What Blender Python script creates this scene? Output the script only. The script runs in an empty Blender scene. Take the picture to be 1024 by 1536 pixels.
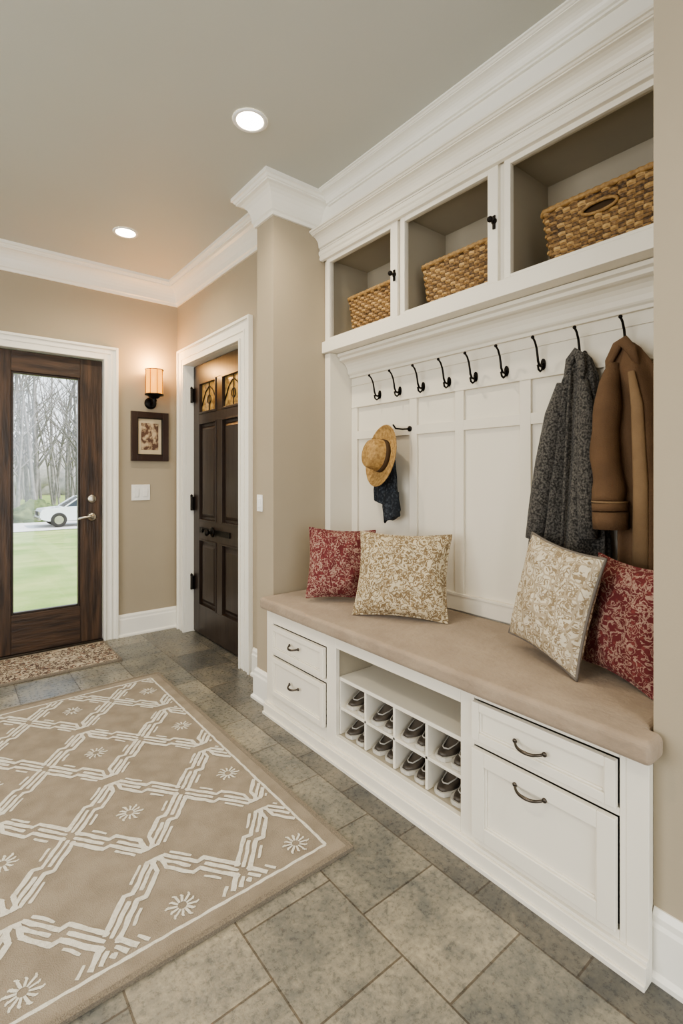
import bpy, bmesh, math, random
from mathutils import Vector, Matrix, noise
random.seed(7)
R=random.random
def U(a,b): return a+(b-a)*random.random()
# ------------------------------------------------------------ materials
def _n(nt,t,**k):
    n=nt.nodes.new(t)
    for a,b in k.items(): setattr(n,a,b)
    return n
def mat(name,col,rough=.5,metal=0.,col2=None,scale=20,detail=4,bump=0.,bscale=None,stretch=None,spec=None,
        lo=.35,hi=.65,sheen=0.,coat=0.,emis=None,estr=0.):
    m=bpy.data.materials.new(name); m.use_nodes=True; nt=m.node_tree; b=nt.nodes['Principled BSDF']
    b.inputs['Base Color'].default_value=(*col,1); b.inputs['Roughness'].default_value=rough
    b.inputs['Metallic'].default_value=metal
    if spec is not None: b.inputs['Specular IOR Level'].default_value=spec
    if sheen: b.inputs['Sheen Weight'].default_value=sheen
    if coat: b.inputs['Coat Weight'].default_value=coat
    if emis: b.inputs['Emission Color'].default_value=(*emis,1); b.inputs['Emission Strength'].default_value=estr
    tc=_n(nt,'ShaderNodeTexCoord'); mp=_n(nt,'ShaderNodeMapping')
    nt.links.new(tc.outputs['Object'],mp.inputs[0])
    if stretch: mp.inputs['Scale'].default_value=stretch
    if col2 is None: col2=tuple(min(1,c*.93) for c in col)
    nz=_n(nt,'ShaderNodeTexNoise'); nz.inputs['Scale'].default_value=scale; nz.inputs['Detail'].default_value=detail
    nt.links.new(mp.outputs[0],nz.inputs['Vector'])
    cr=_n(nt,'ShaderNodeValToRGB'); cr.color_ramp.elements[0].position=lo; cr.color_ramp.elements[1].position=hi
    cr.color_ramp.elements[0].color=(*col,1); cr.color_ramp.elements[1].color=(*col2,1)
    nt.links.new(nz.outputs['Fac'],cr.inputs[0]); nt.links.new(cr.outputs[0],b.inputs['Base Color'])
    if bump:
        n2=_n(nt,'ShaderNodeTexNoise'); n2.inputs['Scale'].default_value=bscale or scale*3; n2.inputs['Detail'].default_value=3
        nt.links.new(mp.outputs[0],n2.inputs['Vector'])
        bp=_n(nt,'ShaderNodeBump'); bp.inputs['Strength'].default_value=bump; bp.inputs['Distance'].default_value=.01
        nt.links.new(n2.outputs['Fac'],bp.inputs['Height']); nt.links.new(bp.outputs[0],b.inputs['Normal'])
    return m
M={}
M['wall']=mat('wall_paint',(.395,.335,.245),.85,col2=(.375,.318,.232),scale=1.5,bump=.04,bscale=180)
M['ceil']=mat('ceiling_paint',(.53,.53,.48),.6,col2=(.51,.51,.46),scale=1.,bump=.03,bscale=150)
M['trim']=mat('trim_white',(.86,.83,.75),.35,col2=(.84,.81,.73),scale=3)
M['cab']=mat('cabinet_cream',(.82,.77,.665),.38,col2=(.80,.75,.645),scale=3)
M['panel']=mat('panel_cream',(.75,.70,.595),.5,col2=(.73,.68,.58),scale=2)
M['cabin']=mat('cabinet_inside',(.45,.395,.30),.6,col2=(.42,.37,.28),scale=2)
M['iron']=mat('black_iron',(.018,.015,.013),.38,metal=.8,bump=.1,bscale=200)
M['pewter']=mat('pewter',(.10,.085,.07),.3,metal=.9)
M['steel']=mat('brushed_steel',(.55,.52,.47),.3,metal=1.)
M['oak']=mat('door_wood',(.095,.053,.030),.42,col2=(.028,.017,.012),scale=6,detail=9,stretch=(5,5,.6),bump=.25,bscale=16,lo=.32,hi=.66)
M['oakh']=mat('door_wood_rail',(.095,.053,.030),.42,col2=(.028,.017,.012),scale=6,detail=9,stretch=(.6,5,5),bump=.25,bscale=16,lo=.32,hi=.66)
M['espresso']=mat('espresso_paint',(.038,.025,.018),.34,col2=(.024,.015,.011),scale=6,stretch=(5,5,.5),bump=.05)
M['cush']=mat('cushion_suede',(.375,.295,.215),.9,col2=(.285,.22,.16),scale=8,detail=8,bump=.35,bscale=60,sheen=.12,lo=.3,hi=.7)
M['plate']=mat('switch_plastic',(.85,.83,.78),.35)
M['metal_n']=mat('satin_nickel',(.62,.57,.48),.28,metal=1.)
M['paper']=mat('sepia_print',(.50,.38,.24),.7,col2=(.10,.05,.03),scale=22,lo=.42,hi=.55)
M['mount']=mat('mat_board',(.55,.45,.30),.8)
M['frame']=mat('frame_wood',(.035,.016,.010),.35,coat=.3)
M['rug']=mat('rug_taupe',(.325,.275,.21),.95,col2=(.265,.222,.168),scale=14,detail=6,bump=.4,bscale=350)
M['rugw']=mat('rug_ivory',(.70,.67,.59),.95,col2=(.50,.46,.385),scale=70,detail=6,bump=.3,bscale=350,lo=.48,hi=.8)
M['rugedge']=mat('rug_binding',(.29,.245,.185),.95,col2=(.18,.15,.115),scale=300,bump=.5,bscale=400)
M['straw']=mat('straw',(.52,.33,.125),.7,col2=(.29,.165,.055),scale=60,detail=5,bump=.4,bscale=180)
M['wickd']=mat('wicker_dark',(.07,.04,.018),.9)  # plain dark brown for basket linings and the hat band
M['greywool']=mat('grey_wool',(.14,.13,.115),.95,col2=(.03,.028,.026),scale=150,detail=6,bump=.6,bscale=260,lo=.38,hi=.6,sheen=.08)
M['brownc']=mat('brown_twill',(.145,.083,.043),.85,col2=(.115,.065,.033),scale=9,bump=.3,bscale=260)
M['tanc']=mat('tan_lining',(.25,.165,.09),.85,col2=(.21,.135,.073),scale=9,bump=.2,bscale=260)
M['denim']=mat('denim',(.013,.017,.023),.9,col2=(.075,.085,.10),scale=80,detail=6,bump=.4,bscale=250,lo=.48,hi=.72)
M['leath']=mat('shoe_leather',(.12,.10,.08),.38,col2=(.05,.04,.032),scale=20)
M['sole']=mat('shoe_sole',(.58,.55,.49),.4)
M['lace']=mat('shoe_grey',(.46,.44,.40),.4)
M['piping']=mat('piping',(.16,.14,.12),.8)
M['carw']=mat('car_paint',(.80,.82,.84),.25,coat=.5)
M['carg']=mat('car_glass',(.03,.04,.05),.1)
M['tyre']=mat('tyre',(.02,.02,.02),.8)
M['hazy_bark']=mat('hazy_bark',(.30,.28,.28),.9,col2=(.20,.185,.18),scale=4,bump=.4)  # lighter grey bark, haze over the far trees put into the colour
M['leaf']=mat('shrub_leaves',(.05,.085,.025),.8,col2=(.14,.17,.06),scale=3,detail=8,bump=.9,bscale=6)
M['fol']=mat('hazy_foliage',(.50,.46,.46),.9,col2=(.34,.33,.32),scale=2,detail=8,bump=.9,bscale=5)  # pale lilac-brown, distance haze mixed into the foliage colour
M['lawn']=mat('lawn',(.17,.26,.05),.95,col2=(.33,.37,.12),scale=.9,detail=10,bump=.7,bscale=25)
M['drive']=mat('driveway',(.62,.60,.57),.9,col2=(.54,.52,.49),scale=2,bump=.2)
M['lampon']=mat('lamp_diffuser',(1,.95,.85),.5,emis=(1,.84,.58),estr=36)
M['whitering']=mat('lamp_trim',(.85,.83,.79),.4)
def glassmat(name,tint=(1,1,1),gl=.06):
    m=bpy.data.materials.new(name); m.use_nodes=True; nt=m.node_tree; nt.nodes.clear()
    o=_n(nt,'ShaderNodeOutputMaterial'); mx=_n(nt,'ShaderNodeMixShader'); t=_n(nt,'ShaderNodeBsdfTransparent'); g=_n(nt,'ShaderNodeBsdfGlossy')
    t.inputs[0].default_value=(*tint,1); g.inputs['Roughness'].default_value=.03; mx.inputs[0].default_value=gl
    nt.links.new(t.outputs[0],mx.inputs[1]); nt.links.new(g.outputs[0],mx.inputs[2]); nt.links.new(mx.outputs[0],o.inputs[0]); return m
M['glass']=glassmat('clear_glass')
M['amber']=mat('amber_glass',(.42,.27,.09),.15,col2=(.10,.055,.02),scale=28,emis=(1,.62,.22),estr=.08)
M['shade']=mat('amber_shade',(.45,.17,.03),.4,col2=(.38,.13,.02),scale=8,emis=(1,.40,.05),estr=1.7)
def wickmat():
    m=bpy.data.materials.new('wicker'); m.use_nodes=True; nt=m.node_tree; b=nt.nodes['Principled BSDF']; L=nt.links.new
    b.inputs['Roughness'].default_value=.6
    at=_n(nt,'ShaderNodeAttribute'); at.attribute_name='tone'; at.attribute_type='GEOMETRY'
    tc=_n(nt,'ShaderNodeTexCoord'); nz=_n(nt,'ShaderNodeTexNoise'); nz.inputs['Scale'].default_value=90; L(tc.outputs['Object'],nz.inputs['Vector'])
    ad=_n(nt,'ShaderNodeMath',operation='MULTIPLY_ADD'); L(nz.outputs['Fac'],ad.inputs[0]); ad.inputs[1].default_value=.8; ad.inputs[2].default_value=-.4
    a2=_n(nt,'ShaderNodeMath',operation='ADD'); L(ad.outputs[0],a2.inputs[0]); L(at.outputs['Fac'],a2.inputs[1])
    r=_n(nt,'ShaderNodeValToRGB'); e=r.color_ramp.elements; e[0].position=.0; e[0].color=(.05,.026,.010,1); e[1].position=1; e[1].color=(.60,.40,.17,1)
    x=e.new(.35); x.color=(.24,.135,.048,1); x=e.new(.65); x.color=(.42,.26,.10,1)
    L(a2.outputs[0],r.inputs[0]); L(r.outputs[0],b.inputs['Base Color']); 
    bp=_n(nt,'ShaderNodeBump'); bp.inputs['Strength'].default_value=.4; bp.inputs['Distance'].default_value=.004; L(nz.outputs['Fac'],bp.inputs['Height']); L(bp.outputs[0],b.inputs['Normal'])
    return m
M['wick']=wickmat()
# floor tile
def tilemat():
    m=bpy.data.materials.new('slate_tile'); m.use_nodes=True; nt=m.node_tree; b=nt.nodes['Principled BSDF']; L=nt.links.new
    tc=_n(nt,'ShaderNodeTexCoord'); sp=_n(nt,'ShaderNodeSeparateXYZ'); L(tc.outputs['Object'],sp.inputs[0])
    ay=_n(nt,'ShaderNodeMath',operation='ADD'); ay.inputs[1].default_value=4.0-.235; L(sp.outputs['Y'],ay.inputs[0])
    ax=_n(nt,'ShaderNodeMath',operation='ADD'); ax.inputs[1].default_value=2.80; L(sp.outputs['X'],ax.inputs[0])
    cb=_n(nt,'ShaderNodeCombineXYZ'); L(ay.outputs[0],cb.inputs[0]); L(ax.outputs[0],cb.inputs[1])
    br=_n(nt,'ShaderNodeTexBrick'); br.offset=.5; L(cb.outputs[0],br.inputs['Vector'])
    for k,v in (('Scale',1),('Mortar Size',.0030),('Mortar Smooth',.2),('Brick Width',.30),('Row Height',.285),('Bias',0.)): br.inputs[k].default_value=v
    br.inputs['Color1'].default_value=(.285,.262,.215,1); br.inputs['Color2'].default_value=(.175,.170,.150,1); br.inputs['Mortar'].default_value=(.115,.097,.075,1)
    def nz(s,d,lo,hi,c1,c2,dist=0,ro=.62):
        n=_n(nt,'ShaderNodeTexNoise'); n.inputs['Scale'].default_value=s; n.inputs['Detail'].default_value=d; n.inputs['Roughness'].default_value=ro; n.inputs['Distortion'].default_value=dist
        L(tc.outputs['Object'],n.inputs['Vector']); r=_n(nt,'ShaderNodeValToRGB')
        r.color_ramp.elements[0].position=lo; r.color_ramp.elements[1].position=hi
        r.color_ramp.elements[0].color=(*c1,1); r.color_ramp.elements[1].color=(*c2,1); L(n.outputs['Fac'],r.inputs[0]); return n,r
    n1,r1=nz(6,14,.36,.64,(.60,.64,.69),(1.32,1.27,1.17),.35,.72)
    n2,r2=nz(60,8,.36,.64,(.68,.70,.72),(1.26,1.23,1.18),0,.7)
    m1=_n(nt,'ShaderNodeMixRGB',blend_type='MULTIPLY'); m1.inputs[0].default_value=1; L(br.outputs['Color'],m1.inputs[1]); L(r1.outputs[0],m1.inputs[2])
    m2=_n(nt,'ShaderNodeMixRGB',blend_type='MULTIPLY'); m2.inputs[0].default_value=1; L(m1.outputs[0],m2.inputs[1]); L(r2.outputs[0],m2.inputs[2])
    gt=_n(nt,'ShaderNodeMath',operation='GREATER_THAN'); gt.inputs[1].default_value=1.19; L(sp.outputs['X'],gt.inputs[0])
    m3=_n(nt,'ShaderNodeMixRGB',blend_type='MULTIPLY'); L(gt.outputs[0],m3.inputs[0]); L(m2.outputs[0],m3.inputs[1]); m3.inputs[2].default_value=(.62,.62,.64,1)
    L(m3.outputs[0],b.inputs['Base Color'])
    rr=_n(nt,'ShaderNodeMapRange'); L(n2.outputs['Fac'],rr.inputs[0]); rr.inputs[3].default_value=.16; rr.inputs[4].default_value=.42; L(rr.outputs[0],b.inputs['Roughness'])
    bp=_n(nt,'ShaderNodeBump'); bp.inputs['Strength'].default_value=.3; bp.inputs['Distance'].default_value=.004
    ad=_n(nt,'ShaderNodeMath',operation='MULTIPLY_ADD'); L(br.outputs['Fac'],ad.inputs[0]); ad.inputs[1].default_value=-1.5; L(n2.outputs['Fac'],ad.inputs[2])
    L(ad.outputs[0],bp.inputs['Height']); L(bp.outputs[0],b.inputs['Normal']); return m
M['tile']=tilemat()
def floral(name,base,c2,c3,scale,kind='blot',w=.05):
    m=bpy.data.materials.new(name); m.use_nodes=True; nt=m.node_tree; b=nt.nodes['Principled BSDF']; L=nt.links.new
    b.inputs['Roughness'].default_value=.9
    tc=_n(nt,'ShaderNodeTexCoord')
    nz=_n(nt,'ShaderNodeTexNoise'); nz.inputs['Scale'].default_value=scale; nz.inputs['Detail'].default_value=4; nz.inputs['Distortion'].default_value=1.6
    L(tc.outputs['Object'],nz.inputs['Vector'])
    r=_n(nt,'ShaderNodeValToRGB'); e=r.color_ramp.elements; e[0].position=.49-w*.5; e[0].color=(*base,1); e[1].position=.50; e[1].color=(*c2,1)
    x=e.new(.50+w); x.color=(*c2,1); x=e.new(.52+w); x.color=(*base,1)
    L(nz.outputs['Fac'],r.inputs[0])
    vo=_n(nt,'ShaderNodeTexVoronoi',feature='DISTANCE_TO_EDGE' if kind=='hex' else 'F1'); vo.inputs['Scale'].default_value=(20 if kind=='hex' else scale*1.1)
    if kind=='hex': vo.inputs['Randomness'].default_value=.55
    L(tc.outputs['Object'],vo.inputs['Vector'])
    r2=_n(nt,'ShaderNodeValToRGB'); e=r2.color_ramp.elements
    if kind=='hex': e[0].position=.03; e[0].color=(1,1,1,1); e[1].position=.07; e[1].color=(0,0,0,1)
    else: e[0].position=.20; e[0].color=(1,1,1,1); e[1].position=.28; e[1].color=(0,0,0,1)
    L(vo.outputs['Distance'],r2.inputs[0])
    mx=_n(nt,'ShaderNodeMixRGB'); L(r2.outputs[0],mx.inputs[0]); L(r.outputs[0],mx.inputs[1]); mx.inputs[2].default_value=(*c3,1)
    L(mx.outputs[0],b.inputs['Base Color'])
    n2=_n(nt,'ShaderNodeTexNoise'); n2.inputs['Scale'].default_value=300; L(tc.outputs['Object'],n2.inputs['Vector'])
    bp=_n(nt,'ShaderNodeBump'); bp.inputs['Strength'].default_value=.3; bp.inputs['Distance'].default_value=.003; L(n2.outputs['Fac'],bp.inputs['Height']); L(bp.outputs[0],b.inputs['Normal'])
    return m
M['pc']=floral('floral_cream',(.55,.47,.325),(.19,.13,.068),(.33,.24,.13),44,w=.085)
M['pr']=floral('floral_red',(.135,.024,.026),(.36,.235,.185),(.18,.04,.038),40,w=.05)
M['ph']=floral('floral_hex',(.60,.54,.42),(.27,.205,.125),(.40,.33,.23),34,'hex',w=.07)
M['doormat']=floral('doormat_pile',(.50,.42,.30),(.085,.05,.035),(.22,.12,.08),26,w=.08)
# ------------------------------------------------------------ mesh builder
class MB:
    def __init__(s): s.v=[];s.f=[];s.mi=[];s.sm=[];s.mats=[];s.tone={}
    def mid(s,k):
        m=M[k]
        if m not in s.mats: s.mats.append(m)
        return s.mats.index(m)
    def add(s,vs,fs,k,smooth=False,X=None):
        o=len(s.v); i=s.mid(k)
        for v in vs:
            v=Vector(v); s.v.append(X@v if X else v)
        for f in fs: s.f.append([a+o for a in f]); s.mi.append(i); s.sm.append(smooth)
    def box(s,x0,x1,y0,y1,z0,z1,k,X=None):
        vs=[(x,y,z) for x in (x0,x1) for y in (y0,y1) for z in (z0,z1)]
        fs=[(0,1,3,2),(4,6,7,5),(0,4,5,1),(2,3,7,6),(0,2,6,4),(1,5,7,3)]
        s.add(vs,fs,k,X=X)
    def prism(s,poly,z0,z1,k,X=None,axis='z'):
        n=len(poly)
        def P(a,b,c): return (a,b,c) if axis=='z' else ((a,c,b) if axis=='y' else (c,a,b))
        vs=[P(a,b,z0) for a,b in poly]+[P(a,b,z1) for a,b in poly]
        fs=[list(range(n))[::-1],list(range(n,2*n))]+[(i,(i+1)%n,n+(i+1)%n,n+i) for i in range(n)]
        s.add(vs,fs,k,X=X)
    def rings(s,rs,k,closed=True,cap=True,smooth=True,X=None):
        n=len(rs[0]); vs=[p for r in rs for p in r]; fs=[]
        for j in range(len(rs)-1):
            for i in range(n if closed else n-1):
                a=j*n+i; b=j*n+(i+1)%n; fs.append((a,b,b+n,a+n))
        if cap: fs.append(list(range(n))[::-1]); fs.append([len(vs)-n+i for i in range(n)])
        s.add(vs,fs,k,smooth,X)
    def tube(s,path,r,k,seg=10,cap=True,X=None,closed=False,flat=1.):
        P=[Vector(p) for p in path]; n=len(P); rs=[]
        rr=r if isinstance(r,(list,tuple)) else [r]*n
        up=None
        for i in range(n):
            if closed: t=(P[(i+1)%n]-P[i-1]).normalized()
            else: t=(P[min(i+1,n-1)]-P[max(i-1,0)]).normalized()
            if up is None:
                up=Vector((0,0,1)) if abs(t.z)<.9 else Vector((1,0,0))
            a=t.cross(up).normalized(); up=a.cross(t).normalized()
            rs.append([P[i]+a*math.cos(q)*rr[i]+up*math.sin(q)*rr[i]*flat for q in [2*math.pi*j/seg for j in range(seg)]])
        if closed: rs.append(rs[0]); cap=False
        s.rings(rs,k,cap=cap,X=X)
    def lathe(s,prof,k,seg=32,X=None,cap=False):
        rs=[[(r*math.cos(2*math.pi*i/seg),r*math.sin(2*math.pi*i/seg),z) for i in range(seg)] for r,z in prof]
        s.rings(rs,k,cap=cap,X=X)
    def sweep(s,path,prof,k):
        n=len(path); P=[Vector((a,b)) for a,b in path]; N=[]
        for i in range(n-1):
            d=(P[i+1]-P[i]).normalized(); N.append(Vector((d.y,-d.x)))
        rs=[]
        for i in range(n):
            if i==0: o=N[0]
            elif i==n-1: o=N[-1]
            else: o=(N[i-1]+N[i])/(1+N[i-1].dot(N[i]))
            rs.append([(P[i].x+o.x*a,P[i].y+o.y*a,z) for a,z in prof])
        s.rings(rs,k,closed=True,cap=True,smooth=False)
    def build(s,name,bevel=0,seg=2,origin=True,parent=None,solid=0,recalc=True,subsurf=0):
        me=bpy.data.meshes.new(name)
        c=Vector((0,0,0))
        if origin:
            lo=Vector([min(v[i] for v in s.v) for i in range(3)]); hi=Vector([max(v[i] for v in s.v) for i in range(3)])
            c=Vector(((lo.x+hi.x)/2,(lo.y+hi.y)/2,lo.z))
        me.from_pydata([v-c for v in s.v],[],s.f)
        for m in s.mats: me.materials.append(m)
        for i,p in enumerate(me.polygons): p.material_index=s.mi[i]; p.use_smooth=s.sm[i]
        if s.tone:
            at=me.attributes.new('tone','FLOAT','FACE')
            for i in range(len(me.polygons)): at.data[i].value=s.tone.get(i,.5)
        if recalc:
            bm=bmesh.new(); bm.from_mesh(me); bmesh.ops.recalc_face_normals(bm,faces=bm.faces[:]); bm.to_mesh(me); bm.free()
        o=bpy.data.objects.new(name,me); bpy.context.collection.objects.link(o); o.location=c
        if solid: q=o.modifiers.new('s','SOLIDIFY'); q.thickness=solid; q.offset=0
        if bevel:
            q=o.modifiers.new('b','BEVEL'); q.width=bevel; q.segments=seg; q.limit_method='ANGLE'; q.angle_limit=math.radians(40); q.harden_normals=False
        if subsurf: q=o.modifiers.new('ss','SUBSURF'); q.levels=subsurf; q.render_levels=subsurf
        if parent:
            o.parent=parent; o.matrix_parent_inverse=Matrix.Translation(parent.location).inverted()
        return o
def T(x,y,z): return Matrix.Translation((x,y,z))
def RX(a): return Matrix.Rotation(math.radians(a),4,'X')
def RY(a): return Matrix.Rotation(math.radians(a),4,'Y')
def RZ(a): return Matrix.Rotation(math.radians(a),4,'Z')
# ------------------------------------------------------------ dims
XP=1.345; YP0,YP1=2.24,2.41; XD=1.485; YF=3.95; ZC=2.71; YN=.475; XB=1.84; XL=-2.4; YBK=-2.6; XS=1.638
# ------------------------------------------------------------ room shell
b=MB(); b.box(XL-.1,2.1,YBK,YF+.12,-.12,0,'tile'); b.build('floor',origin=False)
b=MB(); b.box(XL-.1,2.1,YBK,YF+.12,ZC,ZC+.1,'ceil'); b.build('ceiling',origin=False)
D1a,D1b=.19,.935   # glass door opening x
b=MB(); b.box(XL,D1a-.02,YF,YF+.12,0,ZC,'wall'); b.box(D1b+.02,XD+.12,YF,YF+.12,0,ZC,'wall'); b.box(D1a-.02,D1b+.02,YF,YF+.12,2.06,ZC,'wall'); b.build('wall_far')
D2a,D2b=2.844,3.754
b=MB(); b.box(XD,XD+.12,YP1,D2a-.02,0,ZC,'wall'); b.box(XD,XD+.12,D2b+.02,YF,0,ZC,'wall'); b.box(XD,XD+.12,D2a-.02,D2b+.02,2.06,ZC,'wall'); b.build('wall_right_entry')
b=MB(); b.box(XP,2.1,YP0,YP1,0,ZC,'wall'); b.build('wall_right_column')
b=MB(); b.box(XP,2.1,YBK,YN,0,ZC,'wall'); b.build('wall_right_near')
b=MB(); b.box(2.0,2.1,YN,YP0,0,ZC,'wall'); b.build('wall_niche_back')
b=MB(); b.box(XS,2.0,YN,YP0,2.45,ZC,'trim'); b.build('wall_niche_soffit')
b=MB(); b.box(XL-.1,XL,YBK,YF+.12,0,ZC,'wall'); b.build('wall_left')
# crown
def crown(p,h,z=ZC):
    pr=[(0,-h),(.012,-h),(.014,-.90*h),(.022,-.86*h),(.022,-.80*h)]
    for i in range(7):
        a=i/6*math.pi/2; pr.append((.022+(p*.80-.022)*(1-math.cos(a)),-.80*h+.55*h*math.sin(a)))
    pr+=[(p*.80,-.20*h),(p*.86,-.19*h),(p*.92,-.13*h),(p,-.11*h),(p,0),(0,0)]
    return [(a,z+c) for a,c in pr]
b=MB(); b.sweep([(XL,YF),(XD,YF),(XD,YP1),(XP,YP1),(XP,YP0),(XS+.02,YP0)],crown(.105,.165),'trim'); b.build('trim_crown_entry')
b=MB(); b.sweep([(XS,YP0-.09),(XS,YN)],crown(.085,.062),'trim'); b.build('trim_crown_niche')
b=MB(); b.sweep([(XP,YN-.02),(XP,YBK)],crown(.10,.165),'trim'); b.build('trim_crown_near')
# baseboards
bp=[(0,0),(.026,0),(.026,.012),(.016,.022),(.016,.125),(.012,.135),(.012,.15),(.004,.165),(0,.165)]
b=MB(); b.sweep([(1.035,YF),(XD,YF),(XD,3.895)],bp,'trim'); b.sweep([(XL,YF),(.09,YF)],bp,'trim'); b.build('baseboard_far')
b=MB(); b.sweep([(XD,2.70),(XD,YP1),(XP,YP1),(XP,YP0+.002)],bp,'trim'); b.build('baseboard_column')
b=MB(); b.sweep([(XP,YN-.002),(XP,YBK)],bp,'trim'); b.build('baseboard_near')
# ------------------------------------------------------------ casings
def casing_x(b,y0,y1,w,x,zt):  # on plane x, facing -x
    for (a,c) in ((y0-w,y0),(y1,y1+w)):
        b.box(x-.02,x,a,c,0,zt+w,'trim')
    b.box(x-.02,x,y0,y1,zt,zt+w,'trim')
    e=.018
    b.box(x-.032,x-.02,y0-w,y0-w+e,0,zt+w,'trim'); b.box(x-.032,x-.02,y1+w-e,y1+w,0,zt+w,'trim'); b.box(x-.032,x-.02,y0-w+e,y1+w-e,zt+w-e,zt+w,'trim')
    for (o,t) in ((.0,.012),(.05,.006)):
        b.box(x-.02-t,x-.02,y0-o-.012,y0-o,0,zt+o+.012,'trim'); b.box(x-.02-t,x-.02,y1+o,y1+o+.012,0,zt+o+.012,'trim'); b.box(x-.02-t,x-.02,y0-o,y1+o,zt+o,zt+o+.012,'trim')
def casing_y(b,x0,x1,w,y,zt):
    for (a,c) in ((x0-w,x0),(x1,x1+w)): b.box(a,c,y-.02,y,0,zt+w,'trim')
    b.box(x0,x1,y-.02,y,zt,zt+w,'trim')
    e=.018
    b.box(x0-w,x0-w+e,y-.032,y-.02,0,zt+w,'trim'); b.box(x1+w-e,x1+w,y-.032,y-.02,0,zt+w,'trim'); b.box(x0-w+e,x1+w-e,y-.032,y-.02,zt+w-e,zt+w,'trim')
    for (o,t) in ((.0,.012),(.045,.006)):
        b.box(x0-o-.012,x0-o,y-.02-t,y-.02,0,zt+o+.012,'trim'); b.box(x1+o,x1+o+.012,y-.02-t,y-.02,0,zt+o+.012,'trim'); b.box(x0-o,x1+o,y-.02-t,y-.02,zt+o,zt+o+.012,'trim')
b=MB(); casing_y(b,D1a,D1b,.098,YF,2.045)
b.box(D1a-.02,D1a,YF,YF+.12,0,2.06,'trim'); b.box(D1b,D1b+.02,YF,YF+.12,0,2.06,'trim'); b.box(D1a,D1b,YF,YF+.12,2.045,2.06,'trim'); b.build('trim_1',.002)
b=MB(); casing_x(b,D2a,D2b,.132,XD,2.045)
b.box(XD,XD+.12,D2a-.02,D2a,0,2.06,'trim'); b.box(XD,XD+.12,D2b,D2b+.02,0,2.06,'trim'); b.box(XD,XD+.12,D2a,D2b,2.045,2.06,'trim')
b.box(XD+.10,XD+.12,D2a,D2b,0,2.045,'trim'); b.build('trim_2',.002)
# ------------------------------------------------------------ door_1 (glazed)
b=MB(); y0,y1=YF+.018,YF+.062; gx0,gx1,gz0,gz1=.372,.787,.272,1.90
b.box(D1a+.004,gx0,y0,y1,.012,2.04,'oak'); b.box(gx1,D1b-.004,y0,y1,.012,2.04,'oak')
b.box(gx0,gx1,y0,y1,.012,gz0,'oakh'); b.box(gx0,gx1,y0,y1,gz1,2.04,'oakh')
for q in ((gx0,gx0+.014,gz0,gz1),(gx1-.014,gx1,gz0,gz1),(gx0+.014,gx1-.014,gz0,gz0+.014),(gx0+.014,gx1-.014,gz1-.014,gz1)):
    b.box(q[0],q[1],y0+.006,y1-.006,q[2],q[3],'espresso')
b.box(D1a,D1b,YF-.01,YF+.1,0,.012,'pewter')
d1=b.build('door_1',.003)
b=MB(); b.box(gx0+.01,gx1-.01,y0+.018,y0+.024,gz0+.01,gz1-.01,'glass'); b.build('glass',parent=d1)
b=MB()
X=T(.862,y0,1.035)@RX(90); b.lathe([(0,.0),(.030,0),(.030,.008),(.024,.014),(.012,.016),(0,.016)],'metal_n',24,X)
b.box(.859,.865,y0-.03,y0-.014,1.02,1.05,'metal_n')
X=T(.862,y0,.905)@RX(90); b.lathe([(0,.0),(.031,0),(.031,.008),(.022,.016),(.012,.02),(.012,.04),(0,.04)],'metal_n',24,X)
b.tube([(.862,y0-.042,.905),(.84,y0-.046,.908),(.80,y0-.046,.905),(.765,y0-.044,.896)],[.011,.010,.009,.007],'metal_n',10)
b.build('lever_handle',parent=d1)
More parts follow.
